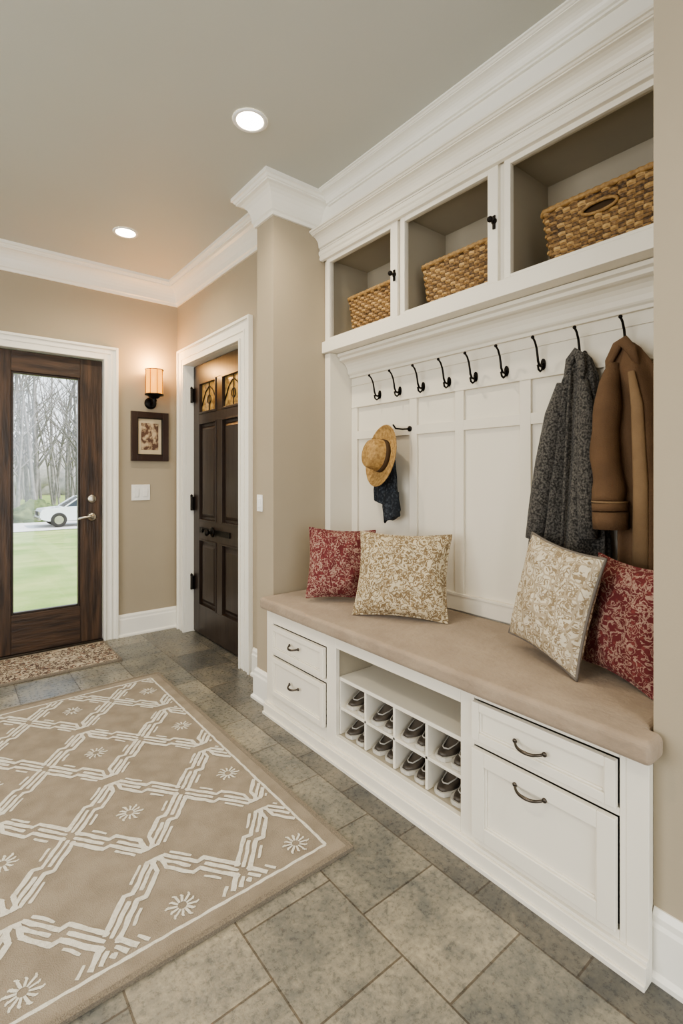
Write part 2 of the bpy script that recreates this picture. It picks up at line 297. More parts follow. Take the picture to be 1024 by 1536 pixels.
# ------------------------------------------------------------ door_2
b=MB(); x0,x1=1.538,1.580; ya,yb=D2a+.004,D2b-.004
st=.105; mc=(ya+yb)/2; mw=.045
b.box(x0,x1,ya,ya+st,.01,2.04,'espresso'); b.box(x0,x1,yb-st,yb,.01,2.04,'espresso')
for z0,z1 in ((.01,.225),(.725,.865),(1.60,1.665),(1.905,2.04)): b.box(x0,x1,ya+st,yb-st,z0,z1,'espresso')
for z0,z1 in ((.225,.725),(.865,1.60),(1.665,1.905)): b.box(x0,x1,mc-mw,mc+mw,z0,z1,'espresso')
for a,c in ((ya+st,mc-mw),(mc+mw,yb-st)):
    for z0,z1 in ((.225,.725),(.865,1.60)):
        b.box(x0+.018,x1-.01,a,c,z0,z1,'espresso')
        g=.03; w=(a+g,c-g,z0+g,z1-g); g2=.055
        vs=[(x0+.018,w[0],w[2]),(x0+.018,w[1],w[2]),(x0+.018,w[1],w[3]),(x0+.018,w[0],w[3]),
            (x0+.004,a+g2,z0+g2),(x0+.004,c-g2,z0+g2),(x0+.004,c-g2,z1-g2),(x0+.004,a+g2,z1-g2)]
        b.add(vs,[(0,1,5,4),(1,2,6,5),(2,3,7,6),(3,0,4,7),(4,5,6,7)],'espresso')
        for q in ((a,a+.01,z0,z1),(c-.01,c,z0,z1),(a+.01,c-.01,z0,z0+.01),(a+.01,c-.01,z1-.01,z1)): b.box(x0-.004,x0+.018,q[0],q[1],q[2],q[3],'espresso')
    z0,z1=1.665,1.905
    b.box(x0+.018,x0+.024,a,c,z0,z1,'amber')
    for q in ((a,a+.016,z0,z1),(c-.016,c,z0,z1),(a+.016,c-.016,z0,z0+.016),(a+.016,c-.016,z1-.016,z1)): b.box(x0-.006,x0+.02,q[0],q[1],q[2],q[3],'espresso')
    ym=(a+c)/2; hwid=(c-a)/2-.018
    b.tube([(x0+.014,ym-hwid,z0+.06),(x0+.014,ym-hwid*.5,z0+.16),(x0+.014,ym,z0+.20),(x0+.014,ym+hwid*.5,z0+.16),(x0+.014,ym+hwid,z0+.06)],.004,'iron',6)
    b.tube([(x0+.014,ym,z0+.016),(x0+.014,ym,z1-.016)],.0035,'iron',6)
    b.tube([(x0+.014,ym+.028*math.cos(q),z0+.10+.032*math.sin(q)) for q in [2*math.pi*i/16 for i in range(16)]],.0035,'iron',6,closed=True)
d2=b.build('door_2',.0025)
b=MB()
for z in (.38,.99,1.82):
    b.tube([(XD+.035,yb-.002,z-.055),(XD+.035,yb-.002,z+.055)],.009,'iron',12)
    b.lathe([(0,-.006),(.011,-.004),(.009,.004),(0,.014)],'iron',12,T(XD+.035,yb-.002,z+.058))
    b.box(XD+.03,XD+.054,yb-.03,yb,z-.05,z+.05,'iron')
b.build('hinges',.001,parent=d2)
b=MB(); b.box(x0-.008,x0-.001,3.12,3.62,.775,.815,'iron')
X=T(x0-.006,3.40,.795)@RY(-90)
b.lathe([(0,0),(.036,0),(.036,.006),(.026,.012),(.010,.016),(.010,.028),(.022,.034),(.025,.044),(.020,.055),(0,.058)],'iron',24,X)
b.lathe([(0,0),(.015,0),(.015,.01),(0,.014)],'iron',16,T(x0-.006,3.56,.795)@RY(-90))
b.build('latch_and_knob',.001,parent=d2)
# ------------------------------------------------------------ far wall items
b=MB(); fx0,fx1,fz0,fz1=1.125,1.405,1.315,1.69; w=.045
for q in ((fx0,fx0+w,fz0,fz1),(fx1-w,fx1,fz0,fz1),(fx0+w,fx1-w,fz0,fz0+w),(fx0+w,fx1-w,fz1-w,fz1)): b.box(q[0],q[1],YF-.028,YF-.002,q[2],q[3],'frame')
for q in ((fx0+w,fx0+w+.008,fz0+w,fz1-w),(fx1-w-.008,fx1-w,fz0+w,fz1-w),(fx0+w,fx1-w,fz0+w,fz0+w+.008),(fx0+w,fx1-w,fz1-w-.008,fz1-w)): b.box(q[0],q[1],YF-.02,YF-.006,q[2],q[3],'pewter')
b.box(fx0+w,fx1-w,YF-.012,YF-.006,fz0+w,fz1-w,'mount'); b.box(fx0+.075,fx1-.075,YF-.014,YF-.012,fz0+.085,fz1-.085,'paper')
b.build('picture_frame',.003)
b=MB(); b.box(1.132,1.268,YF-.008,YF-.001,1.015,1.135,'plate')
for c in (1.167,1.233): b.box(c-.017,c+.017,YF-.014,YF-.008,1.043,1.107,'plate')
b.build('light_switch_plate',.002)
b=MB(); b.box(XP-.008,XP-.001,2.345,2.40,1.01,1.10,'plate'); b.box(XP-.015,XP-.008,2.36,2.385,1.03,1.08,'plate'); b.build('light_switch',.002)
# sconce
sx,sy=1.272,YF-.095
b=MB()
b.lathe([(0,0),(.045,0),(.045,.008),(.03,.016),(0,.018)],'iron',24,T(sx,YF-.002,1.76)@RX(90))
b.tube([(sx,YF-.015,1.76),(sx,YF-.05,1.735),(sx,YF-.08,1.74),(sx,sy,1.77),(sx,sy,1.795)],.008,'iron',10)
b.lathe([(0,1.785),(.03,1.79),(.045,1.805),(.068,1.81),(.068,1.82),(.045,1.822),(0,1.822)],'iron',28,T(sx,sy,0))
b.lathe([(.0,1.72),(.014,1.732),(.008,1.755),(.02,1.77),(.012,1.79)],'iron',16,T(sx,sy,0))
b.lathe([(.066,2.0),(.068,2.0),(.068,2.006),(.064,2.006)],'iron',28,T(sx,sy,0))
sc=b.build('wall_sconce')
b=MB(); b.lathe([(.060,1.82),(.062,1.83),(.062,2.0),(.058,2.0),(.058,1.83),(.0,1.826)],'shade',32,T(sx,sy,0)); 
for i in range(8):
    a=i*math.pi/4; b.tube([(sx+.064*math.cos(a),sy+.064*math.sin(a),1.82),(sx+.064*math.cos(a),sy+.064*math.sin(a),2.003)],.0018,'iron',6)
b.build('shade',parent=sc)
# ------------------------------------------------------------ recessed lights
def spot(name,loc,e,ang,parent=None,col=(1,.87,.67),rad=.04):
    l=bpy.data.lights.new(name,'SPOT'); l.energy=e; l.spot_size=math.radians(ang); l.spot_blend=.9; l.color=col; l.shadow_soft_size=rad
    o=bpy.data.objects.new(name,l); bpy.context.collection.objects.link(o); o.location=loc
    if parent: o.parent=parent; o.matrix_parent_inverse=Matrix.Translation(parent.location).inverted()
    return o
def area(name,loc,rot,sx,sy,e,col=(1,1,1)):
    l=bpy.data.lights.new(name,'AREA'); l.shape='RECTANGLE'; l.size=sx; l.size_y=sy; l.energy=e; l.color=col
    o=bpy.data.objects.new(name,l); bpy.context.collection.objects.link(o); o.location=loc; o.rotation_euler=[math.radians(a) for a in rot]; return o
for (lx,ly) in ((1.03,1.907),(.902,3.267),(-.55,2.6),(-.4,.9),(.6,-.6)):
    b=MB(); b.lathe([(.055,ZC-.002),(.058,ZC-.004),(.070,ZC-.007),(.074,ZC-.002),(.074,ZC-.0005)],'whitering',36,T(lx,ly,0))
    b.lathe([(.0,ZC-.003),(.059,ZC-.003)],'lampon',36,T(lx,ly,0)); o=b.build('recessed_ceiling_light',recalc=False)
    spot('bulb',(lx,ly,ZC-.03),36,150,o)
# ------------------------------------------------------------ storage bench
XF=1.302
b=MB()
def shaker(b,y0,y1,z0,z1,x,k='cab',w=.035):
    g=.003
    y0+=g;y1-=g;z0+=g;z1-=g
    b.box(x-.018,x,y0,y0+w,z0,z1,k); b.box(x-.018,x,y1-w,y1,z0,z1,k); b.box(x-.018,x,y0+w,y1-w,z0,z0+w,k); b.box(x-.018,x,y0+w,y1-w,z1-w,z1,k)
    b.box(x-.006,x,y0+w,y1-w,z0+w,z1-w,k)
    for q in ((y0+w,y0+w+.006,z0+w,z1-w),(y1-w-.006,y1-w,z0+w,z1-w),(y0+w+.006,y1-w-.006,z0+w,z0+w+.006),(y0+w+.006,y1-w-.006,z1-w-.006,z1-w)):
        b.box(x-.012,x-.006,*q,k)
BY0,BY1=YN+.001,YP0-.001
b.box(XF,XF+.02,.469,.52,.0,.533,'cab'); b.box(XF,XF+.02,.52,.535,.0,.533,'cab')
b.box(XF,XF+.02,.964,1.016,.0,.533,'cab'); b.box(XF,XF+.02,1.663,1.728,.0,.533,'cab'); b.box(XF,XF+.02,2.171,2.232,.0,.533,'cab')
for a,c,zs in ((.535,.964,((.0,.085),(.365,.385),(.508,.533))),(1.016,1.663,((.0,.108),(.475,.533))),(1.728,2.171,((.0,.115),(.308,.326),(.463,.533)))):
    for z0,z1 in zs: b.box(XF,XF+.02,a,c,z0,z1,'cab')
b.box(XF-.02,XF,.469,2.232,0,.052,'cab'); b.box(XF-.028,XF-.02,.469,2.232,0,.014,'cab'); b.box(XF-.012,XF,.469,2.232,.052,.062,'cab')
b.box(XF+.02,1.80,BY0,BY0+.018,0,.515,'cab'); b.box(XF+.02,1.80,BY1-.018,BY1,0,.515,'cab')
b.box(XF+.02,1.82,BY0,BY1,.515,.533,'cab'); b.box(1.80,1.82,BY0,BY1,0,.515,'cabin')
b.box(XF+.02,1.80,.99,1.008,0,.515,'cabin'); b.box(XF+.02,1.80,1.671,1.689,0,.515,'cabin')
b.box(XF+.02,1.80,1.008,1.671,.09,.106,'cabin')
shaker(b,.535,.964,.385,.508,XF,w=.026); shaker(b,.535,.964,.085,.365,XF,w=.045)
shaker(b,1.728,2.171,.326,.463,XF,w=.024); shaker(b,1.728,2.171,.115,.308,XF,w=.024)
# cubby insert
cx0,cx1=XF+.022,1.62
b.box(cx0,1.798,1.009,1.670,.335,.35,'cab')
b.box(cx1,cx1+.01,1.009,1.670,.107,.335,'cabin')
b.box(cx0,cx1,1.009,1.670,.213,.225,'cab')
for y in (1.180,1.340,1.502): b.box(cx0,cx1,y-.006,y+.006,.107,.335,'cab')
b.box(cx0,cx1,1.009,1.018,.107,.335,'cab'); b.box(cx0,cx1,1.660,1.670,.107,.335,'cab')
bench=b.build('storage_bench',.0018)
def pull(y,z,w=.05,x=XF-.018):
    b=MB(); pts=[]
    for i in range(13):
        t=-1+2*i/12; pts.append((x-.026*(1-abs(t)**3.0),y+w*t,z-.006*(1-t*t)))
    b.tube(pts,[.0036+.0014*(1-abs(-1+2*i/12)) for i in range(13)],'pewter',8)
    for s in (-1,1): b.lathe([(0,0),(.007,0),(.007,.003),(.004,.006),(0,.006)],'pewter',12,T(x,y+s*w,z)@RY(-90))
    b.build('drawer_pull',parent=bench)
pull(1.955,.405,.036); pull(1.955,.222,.036); pull(.765,.443,.045); pull(.765,.318,.045)
# shoes (a pair of buckled loafers, toes out)
def shoe_mesh():
    b=MB()
    for side in (-1,1):
        X=T(0,side*.0355,0)@Matrix.Diagonal((1,.80*side,1,1))
        rs=[];N=20;L=.235
        for j in range(21):
            t=j/20; s=t*L
            w=.041*min(1,math.sin(math.pi*min(.5,(t+.03)*1.9)))**.6
            if t>.3: w=.041-.009*math.sin(math.pi*min(1,(t-.3)/.55)*.5)
            if t>.93: w*=.8
            q=max(0,min(1,(t-.12)/.42)); q=q*q*(3-2*q)
            h=.016+.050*q*(1 if t<.5 else 1)
            if t<.06: h*=.7
            rs.append([(s, (w*.94*math.cos(a)), .014+max(0,h*max(0,math.sin(a))**.6) if math.sin(a)>0 else .014) for a in [2*math.pi*i/N for i in range(N)]])
        b.rings(rs,'leath',X=X)
        out=[(s,w) for s,w in ((0,.014),(.006,.028),(.03,.042),(.07,.046),(.12,.040),(.18,.036),(.222,.032),(.238,.018))]
        poly=[(s-.006,w) for s,w in out]+[(s-.006,-w) for s,w in out[::-1]]
        b.prism(poly,0,.0145,'sole',X=X)
        # apron seam, strap, buckle, opening
        b.tube([(.105,-.030,.058),(.06,-.027,.040),(.030,-.016,.032),(.022,0,.033),(.030,.016,.032),(.06,.027,.040),(.105,.030,.058)],.0028,'lace',6,X=X)
        b.tube([(.095,-.040,.030),(.092,-.030,.058),(.090,0,.067),(.092,.030,.058),(.095,.040,.030)],.006,'leath',8,X=X)
        b.tube([(.088+.010*math.cos(a),.013*math.sin(a),.073+.004*math.cos(a)) for a in [2*math.pi*i/12 for i in range(12)]],.003,'steel',6,closed=True,X=X)
        b.tube([(.172+.052*math.cos(a),.026*math.sin(a),.079-.002*math.cos(a)) for a in [2*math.pi*i/18 for i in range(18)]],.004,'lace',6,closed=True,X=X)
        b.prism([(.172+.050*math.cos(a),.024*math.sin(a)) for a in [2*math.pi*i/18 for i in range(18)]],.0795,.0805,'sole',X=X)
    return b
base=shoe_mesh().build('pair_of_loafers',.0,origin=False)
first=True
for zi,z in enumerate((.1075,.2265)):
    for y in (1.098,1.26,1.421,1.581):
        if first: o=base; first=False
        else: o=bpy.data.objects.new('pair_of_loafers',base.data); bpy.context.collection.objects.link(o)
        o.location=(cx0+U(.008,.024),y,z); o.rotation_euler=(0,0,0)
# seat cushion
b=MB()
b.prism([(1.255,.448),(1.338,.448),(1.338,.482),(1.828,.482),(1.828,2.188),(1.66,2.188),(1.66,2.232),(1.255,2.232)],.534,.592,'cush')
b.build('bench_cushion',.022,5)
# ------------------------------------------------------------ back panelling
b=MB(); b.box(1.675,XB+.02,2.19,2.238,.594,1.876,'panel'); b.build('trim_niche_side_panel',.0015)
b=MB()
b.box(XB,XB+.02,.478,2.188,.534,1.878,'panel')
x=XB
b.box(x-.014,x,.478,2.188,.594,.668,'panel'); b.box(x-.018,x,.478,2.188,.660,.672,'panel')
b.box(x-.014,x,.478,2.188,1.585,1.878,'panel'); b.box(x-.018,x,.478,2.188,1.583,1.593,'panel')
b.box(x-.013,x,.478,2.188,1.405,1.45,'panel')
for c in (2.165,1.715,1.433,1.107,.78,.50): b.box(x-.014,x,c-.024,c+.024,.66,1.585,'panel')
b.box(x-.020,x-.014,.478,2.188,1.705,1.712,'panel')
pr=[(0,-.125),(.016,-.125),(.018,-.112),(.026,-.106)]
for i in range(6):
    a=i/5*math.pi/2; pr.append((.03+.05*(1-math.cos(a)),-.10+.06*math.sin(a)))
pr+=[(.09,-.036),(.09,-.022),(.105,-.016),(.105,0),(0,0)]
b.sweep([(x-.013,2.188),(x-.013,.478)],[(a,1.876+c) for a,c in pr],'panel')
b.build('trim_wall_panelling',.0015)
# ------------------------------------------------------------ upper cabinet
XU=1.675; XK=1.99; b=MB()
y0,y1=.478,2.238
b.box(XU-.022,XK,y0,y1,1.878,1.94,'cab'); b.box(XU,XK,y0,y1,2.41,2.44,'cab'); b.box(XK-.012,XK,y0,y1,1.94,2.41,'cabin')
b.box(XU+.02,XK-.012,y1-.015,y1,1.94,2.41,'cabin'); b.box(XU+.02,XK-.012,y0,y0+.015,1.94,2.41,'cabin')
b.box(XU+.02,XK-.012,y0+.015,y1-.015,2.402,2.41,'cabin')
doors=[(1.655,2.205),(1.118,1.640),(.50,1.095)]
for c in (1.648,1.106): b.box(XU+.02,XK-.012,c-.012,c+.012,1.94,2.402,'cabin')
b.box(XU,XU+.02,2.205,2.238,1.94,2.41,'cab'); b.box(XU,XU+.02,1.095,1.118,1.94,2.41,'cab'); b.box(XU,XU+.02,1.64,1.655,1.94,2.41,'cab'); b.box(XU,XU+.02,.478,.50,1.94,2.41,'cab')
for i,(a,c) in enumerate(doors):
    w=.048; zt=2.41; zb=1.942
    xx=XU-.016
    b.box(xx,XU,a+.002,a+w,zb,zt,'cab'); b.box(xx,XU,c-(w*.6),c-.002,zb,zt,'cab'); b.box(xx,XU,a+w,c-w*.6,zt-.045,zt,'cab'); b.box(xx,XU,a+w,c-w*.6,zb,zb+.012,'cab')
    b.box(XU,XU+.02,a,a+w-.008,zb,zt,'cab'); b.box(XU,XU+.02,c-w*.6+.008,c,zb,zt,'cab'); b.box(XU,XU+.02,a+w-.008,c-w*.6+.008,zt-.038,zt,'cab')
b.box(XU-.024,XU,y0,y1,2.412,2.44,'cab')
pr2=[(0,2.385),(.02,2.385),(.026,2.395),(.022,2.408),(.03,2.415),(.03,2.435),(0,2.435)]
b.sweep([(XU-.014,y1),(XU-.014,y0)],[(a,z) for a,z in pr2],'cab')
cab=b.build('upper_cabinet',.0018)
b=MB(); b.sweep([(XS,y1),(XS,y0)],[(0,2.441)]+[(max(a,0)-.015,z) for a,z in crown(.085,.088,2.53)][1:-1]+[(0,2.53)],'cab'); b.build('trim_crown_cabinet')
for (y,z) in ((1.675,2.14),(1.135,2.175)):
    b=MB(); b.lathe([(0,0),(.012,0),(.012,.004),(.005,.008),(.005,.018),(.011,.022),(.012,.030),(.008,.036),(0,.037)],'iron',18,T(XU-.016,y,z)@RY(-90))
    b.box(XU-.021,XU-.016,y-.006,y+.006,z-.03,z+.022,'iron'); b.build('cabinet_knob',.001,parent=cab)
# ------------------------------------------------------------ baskets
def basket(yc,w,zb,h,xf,d,hole=True):
    b=MB(); A=.0058
    ncol=int((w+d)*2/.027)//2*2; nr=int(h/.0150); sc_,sr=5,5
    W=ncol*sc_; H=nr*sr
    def per(t,hw,hd,r=.03):
        L=[2*(hw-r),math.pi*r/2,2*(hd-r),math.pi*r/2]*2; tot=sum(L); s=t*tot
        cs=[(-hw+r,-hd),(hw-r,-hd),(hw,-hd+r),(hw,hd-r),(hw-r,hd),(-hw+r,hd),(-hw,hd-r),(-hw,-hd+r)]
        ang=[-90,0,90,180]
        for i,l in enumerate(L):
            if s<=l or i==7:
                if i%2==0:
                    n=[(0,-1),(1,0),(0,1),(-1,0)][i//2]; dr=[(1,0),(0,1),(-1,0),(0,-1)][i//2]
                    p=cs[i]; return (p[0]+dr[0]*s,p[1]+dr[1]*s),n
                c=[(hw-r,-hd+r),(hw-r,hd-r),(-hw+r,hd-r),(-hw+r,-hd+r)][i//2]
                a=math.radians(ang[i//2])+s/r; return (c[0]+r*math.cos(a),c[1]+r*math.sin(a)),(math.cos(a),math.sin(a))
            s-=l
    verts=[];faces=[];tones=[]
    for j in range(H+1):
        r=j/sr; f=j/H; k=.88+.12*f
        for i in range(W):
            c=i/sc_
            (px,py),n=per(i/W,w/2*k,d/2*k)
            o=A*math.sin(math.pi*c+math.pi*int(min(r,nr-.01)))*abs(math.sin(math.pi*r))**.6+ .0015*noise.noise((px*60,py*60,r))
            if abs(math.sin(math.pi*r))<.01: o=-A*.9
            verts.append((xf+d/2+(py+n[1]*o),yc-(px+n[0]*o),zb+h*f))
    for j in range(H):
        for i in range(W):
            a=j*W+i; c=j*W+(i+1)%W
            if hole:
                v=verts[a]; 
                if v[0]<xf+.03 and abs(v[1]-yc)<.055 and .66<j/H<.80: continue
            faces.append((a,c,c+W,a+W))
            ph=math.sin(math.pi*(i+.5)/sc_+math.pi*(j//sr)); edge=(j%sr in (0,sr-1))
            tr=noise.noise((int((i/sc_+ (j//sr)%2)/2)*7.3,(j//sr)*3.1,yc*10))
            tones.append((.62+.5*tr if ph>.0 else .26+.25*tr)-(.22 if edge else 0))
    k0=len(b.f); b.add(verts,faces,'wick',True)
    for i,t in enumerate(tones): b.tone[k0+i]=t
    ring=[]; inn=[]
    for i in range(96):
        (px,py),n=per(i/96,w/2,d/2); ring.append((xf+d/2+py,yc-px,zb+h))
    b.tube(ring,[.0085+.0028*(i%2) for i in range(96)],'wick',8,closed=True)
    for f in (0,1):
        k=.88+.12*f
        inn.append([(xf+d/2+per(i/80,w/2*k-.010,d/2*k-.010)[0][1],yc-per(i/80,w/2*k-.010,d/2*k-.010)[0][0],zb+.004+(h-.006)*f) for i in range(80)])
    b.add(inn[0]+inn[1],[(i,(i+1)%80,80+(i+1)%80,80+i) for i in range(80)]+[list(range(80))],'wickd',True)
    if hole:
        b.tube([(xf-.001+.0035,yc+.058*math.cos(a),zb+h*.73+.018*math.sin(a)) for a in [2*math.pi*i/24 for i in range(24)]],.006,'wick',6,closed=True)
    return b.build('wicker_basket',recalc=False)
basket(1.895,.40,1.943,.205,1.715,.235,False); basket(1.365,.40,1.943,.205,1.715,.235,False); basket(.765,.42,1.943,.21,1.705,.245)
# ------------------------------------------------------------ hooks
def hook_mesh():
    b=MB()
    b.prism([(.010*math.cos(a),.022*math.sin(a)) for a in [2*math.pi*i/20 for i in range(20)]],-.005,0,'iron',axis='x')
    pts=[(-.004,0,.0),(-.016,0,-.010),(-.030,0,-.008),(-.040,0,.008),(-.044,0,.030),(-.050,0,.055),(-.062,0,.078),(-.076,0,.090)]
    b.tube(pts,[.005,.005,.0048,.0046,.0044,.0042,.004,.004],'iron',10)
    b.lathe([(0,-.007),(.005,-.005),(.007,0),(.005,.005),(0,.007)],'iron',12,T(-.078,0,.092))
    pts=[(-.004,0,-.006),(-.012,0,-.022),(-.024,0,-.030),(-.036,0,-.024),(-.040,0,-.012)]
    b.tube(pts,.0042,'iron',8); b.lathe([(0,-.006),(.006,0),(0,.006)],'iron',12,T(-.040,0,-.010))
    return b
hb=hook_mesh().build('coat_hook',origin=False)
XH=XB-.0145
for i,y in enumerate((1.951,1.802,1.645,1.487,1.341,1.189,1.028,.868,.715)):
    o=hb if i==0 else bpy.data.objects.new('coat_hook',hb.data)
    if i: bpy.context.collection.objects.link(o)
    o.location=(XH,y,1.632)
b=MB(); b.lathe([(0,0),(.014,0),(.014,.004),(.006,.008),(0,.008)],'iron',16,T(XH,1.735,1.435)@RY(-90))
b.tube([(XH,1.735,1.435),(XH-.05,1.738,1.430),(XH-.09,1.745,1.432),(XH-.105,1.748,1.45)],.0045,'iron',8); b.build('coat_peg')
# ------------------------------------------------------------ hat
b=MB(); pr=[]
def hp(r,z,i): return (r,z+.0016*(1 if i%2 else -1))
for i in range(27): 
    r=.158-.078*i/26; z=-.006*math.sin((r-.08)/.078*math.pi)+.016*((r-.08)/.078)**2; pr.append(hp(r,z,i))
for i in range(1,20):
    t=i/19; pr.append((.080-.012*t**2-.0016*(i%2),.082*t))
for i in range(1,16):
    t=i/15; pr.append(hp(.068*(1-t)+.0001,.082+.022*math.sin(t*math.pi*.55)-.010*t**3,i))
b.lathe(pr,'straw',48); 
b.lathe([(.0815,.003),(.0825,.003),(.0815,.024),(.079,.024)],'wickd',48)
hat=b.build('straw_hat',origin=False,solid=.003,recalc=False)
hat.matrix_world=T(1.745,1.845,1.30)@RZ(-16)@RY(-80)
def drape(name,k,secs,n=72,folds=6,amp=.12,seed=0,hem=.0,cap=True,build=True,b=None):
    b=b or MB(); rs=[]
    for j,(z,yc,hw,xc,hd) in enumerate(secs):
        t=j/(len(secs)-1); ring=[]
        for i in range(n):
            a=2*math.pi*i/n
            fx=1+amp*2.2*(.3+.7*t)*math.sin(folds*a*1.0+seed+1.2*math.sin(2*a+seed)+.8*noise.noise((a,z*3,seed)))
            yy=yc+hw*math.cos(a)*(1+.25*amp*math.sin(folds*a+seed))+.006*noise.noise((z*9,a*2,seed)); xx=xc+hd*math.sin(a)*fx
            zz=z+hem*t**4*math.cos(a)+ .006*t**4*math.sin(folds*a+seed)
            ring.append((min(xx,XB-.020),yy,zz))
        rs.append(ring)
    b.rings(rs,k,cap=cap)
    return b.build(name) if build else b
def interp(keys,n,dz=0):
    out=[]
    for j in range(n):
        t=j/(n-1)*(len(keys)-1); i=min(int(t),len(keys)-2); f=t-i; f2=f*f*(3-2*f)*.5+f*.5
        v=[keys[i][q]*(1-f2)+keys[i+1][q]*f2 for q in range(5)]; v[0]+=dz; out.append(tuple(v))
    return out
b=drape('d','denim',interp([(1.28,1.84,.03,1.79,.018),(1.20,1.86,.075,1.785,.022),(1.12,1.865,.085,1.785,.026),(1.05,1.855,.09,1.785,.028)],18),folds=5,amp=.16,seed=2,hem=.03,build=False)
b=drape('d','denim',interp([(1.12,1.81,.045,1.775,.02),(1.05,1.815,.055,1.77,.022),(.985,1.805,.052,1.77,.022)],10),folds=4,amp=.14,seed=5,hem=-.02,build=False,b=b)
b.build('denim_shorts')
# ------------------------------------------------------------ coats
DZ=-.030
gk=[(1.668,.864,.016,1.785,.018),(1.645,.862,.034,1.78,.030),(1.58,.865,.058,1.775,.042),(1.47,.873,.080,1.77,.050),(1.233,.887,.112,1.765,.054),(.994,.900,.142,1.762,.056),(.880,.905,.148,1.76,.058)]
def dz(l,d=DZ): return [(p[0],p[1],p[2]+d) for p in l]
b=drape('g','greywool',interp(gk,50,DZ),n=140,folds=9,amp=.17,seed=1.3,hem=.035,build=False)
b.tube(dz([(1.735,.835,1.555),(1.738,.838,1.61),(1.742,.848,1.65),(1.75,.864,1.668),(1.742,.882,1.64),(1.738,.89,1.59),(1.735,.893,1.55)]),[.006,.014,.017,.017,.016,.012,.006],'greywool',12,flat=.6)
b.tube(dz([(1.74,.91,1.56),(1.728,.93,1.45),(1.715,.955,1.28),(1.712,.98,1.12),(1.712,.995,1.0)]),[.018,.034,.038,.037,.036],'greywool',16)
b.tube(dz([(1.742,.835,1.56),(1.728,.815,1.45),(1.712,.808,1.28),(1.706,.805,1.12),(1.706,.80,1.02)]),[.016,.026,.030,.030,.030],'greywool',16)
b.tube(dz([(1.728,.872,1.60),(1.710,.872,1.45),(1.702,.88,1.2),(1.697,.89,.93)]),[.004,.005,.006,.006],'greywool',8)
b.build('grey_wool_coat')
bk=[(1.672,.708,.016,1.785,.018),(1.65,.703,.036,1.775,.032),(1.58,.688,.066,1.765,.048),(1.45,.660,.080,1.76,.054),(1.2,.637,.085,1.755,.058),(.90,.635,.089,1.75,.060)]
b=drape('g','brownc',interp(bk,44,DZ),n=120,folds=6,amp=.16,seed=.4,hem=-.02,build=False)
b.tube(dz([(1.725,.655,1.58),(1.722,.672,1.635),(1.735,.70,1.668),(1.742,.722,1.66),(1.73,.742,1.61),(1.725,.745,1.57)]),[.008,.016,.019,.019,.016,.008],'brownc',12,flat=.6)
sl=[]
for i in range(22):
    t=i/21; q=t*5; k=min(int(q),4); f=q-k
    S=[(1.738,.728,1.60,.018),(1.712,.736,1.53,.034),(1.695,.738,1.42,.042),(1.688,.736,1.30,.043),(1.684,.728,1.20,.047),(1.682,.722,1.145,.050)]
    v=[S[k][m]*(1-f)+S[k+1][m]*f for m in range(4)]; sl.append((v[0]+.004*math.sin(t*17),v[1]+.003*math.sin(t*13+1),v[2],v[3]*(1+.05*math.sin(t*24))))
b.tube(dz([s[:3] for s in sl]),[s[3] for s in sl],'brownc',20)
b.tube(dz([(1.682,.721,1.143),(1.682,.720,1.118)]),[.053,.053],'brownc',20); b.tube(dz([(1.682,.720,1.115),(1.682,.718,1.060)]),[.053,.052],'brownc',20)
b.tube(dz([(1.682,.721,1.150),(1.682,.721,1.144)]),.0535,'tanc',20)
b.tube(dz([(1.70,.664,1.56),(1.692,.644,1.45),(1.682,.630,1.2),(1.678,.628,.91)]),[.010,.018,.022,.025],'tanc',12,flat=.5)
b.build('brown_jacket')
# ------------------------------------------------------------ pillows
def pillow(name,k,W,H,Tk,loc,yaw,lean,roll=0,pip=None,seed=0):
    b=MB(); n=36; N=n+1
    def co(i,j,s):
        u=-1+2*i/n; v=-1+2*j/n
        e=1-.085*(1-u*u)*abs(v)**2; e2=1-.085*(1-v*v)*abs(u)**2
        th=Tk*max(0,(1-abs(u)**2.4)*(1-abs(v)**2.4))**.48
        wr=.013*noise.noise((u*2.2+seed,v*2.2,s*3.+seed))*(1-max(abs(u),abs(v))**3)+.007*noise.noise((u*5+seed,v*5,s))*(1-max(abs(u),abs(v))**6)
        cr=-.009*math.exp(-((abs(u)-abs(v))**2)/.006)*max(abs(u),abs(v))**2*(1-max(abs(u),abs(v))**8)
        return (u*W/2*e2, s*(th/2+wr+cr), v*H/2*e)
    for s in (-1,1):
        vs=[co(i,j,s) for j in range(N) for i in range(N)]
        fs=[(j*N+i,j*N+i+1,(j+1)*N+i+1,(j+1)*N+i) for j in range(n) for i in range(n)]
        if s>0: fs=[f[::-1] for f in fs]
        b.add(vs,fs,k,True)
    edge=[]
    for i in range(n): edge.append(co(i,0,0))
    for j in range(n): edge.append(co(n,j,0))
    for i in range(n,0,-1): edge.append(co(i,n,0))
    for j in range(n,0,-1): edge.append(co(0,j,0))
    b.tube(edge,.0045,pip or k,8,closed=True)
    o=b.build(name,origin=False,recalc=False)
    Mx=RZ(yaw)@RX(-lean)@RY(roll)
    zmin=min((Mx@v.co).z for v in o.data.vertices)
    o.matrix_world=T(loc[0],loc[1],.5935-zmin+.0)@Mx
    return o
pillow('cream_throw_pillow','pc',.41,.37,.13,(1.57,1.54),-58,20,0,seed=1)
pillow('red_throw_pillow','pr',.33,.34,.12,(1.545,1.93),-35,14,3,seed=4)
pillow('patterned_throw_pillow','ph',.34,.37,.11,(1.555,.845),-112,10,7,pip='piping',seed=7)
pillow('red_throw_pillow','pr',.27,.345,.09,(1.58,.635),-114,8,3,seed=9)
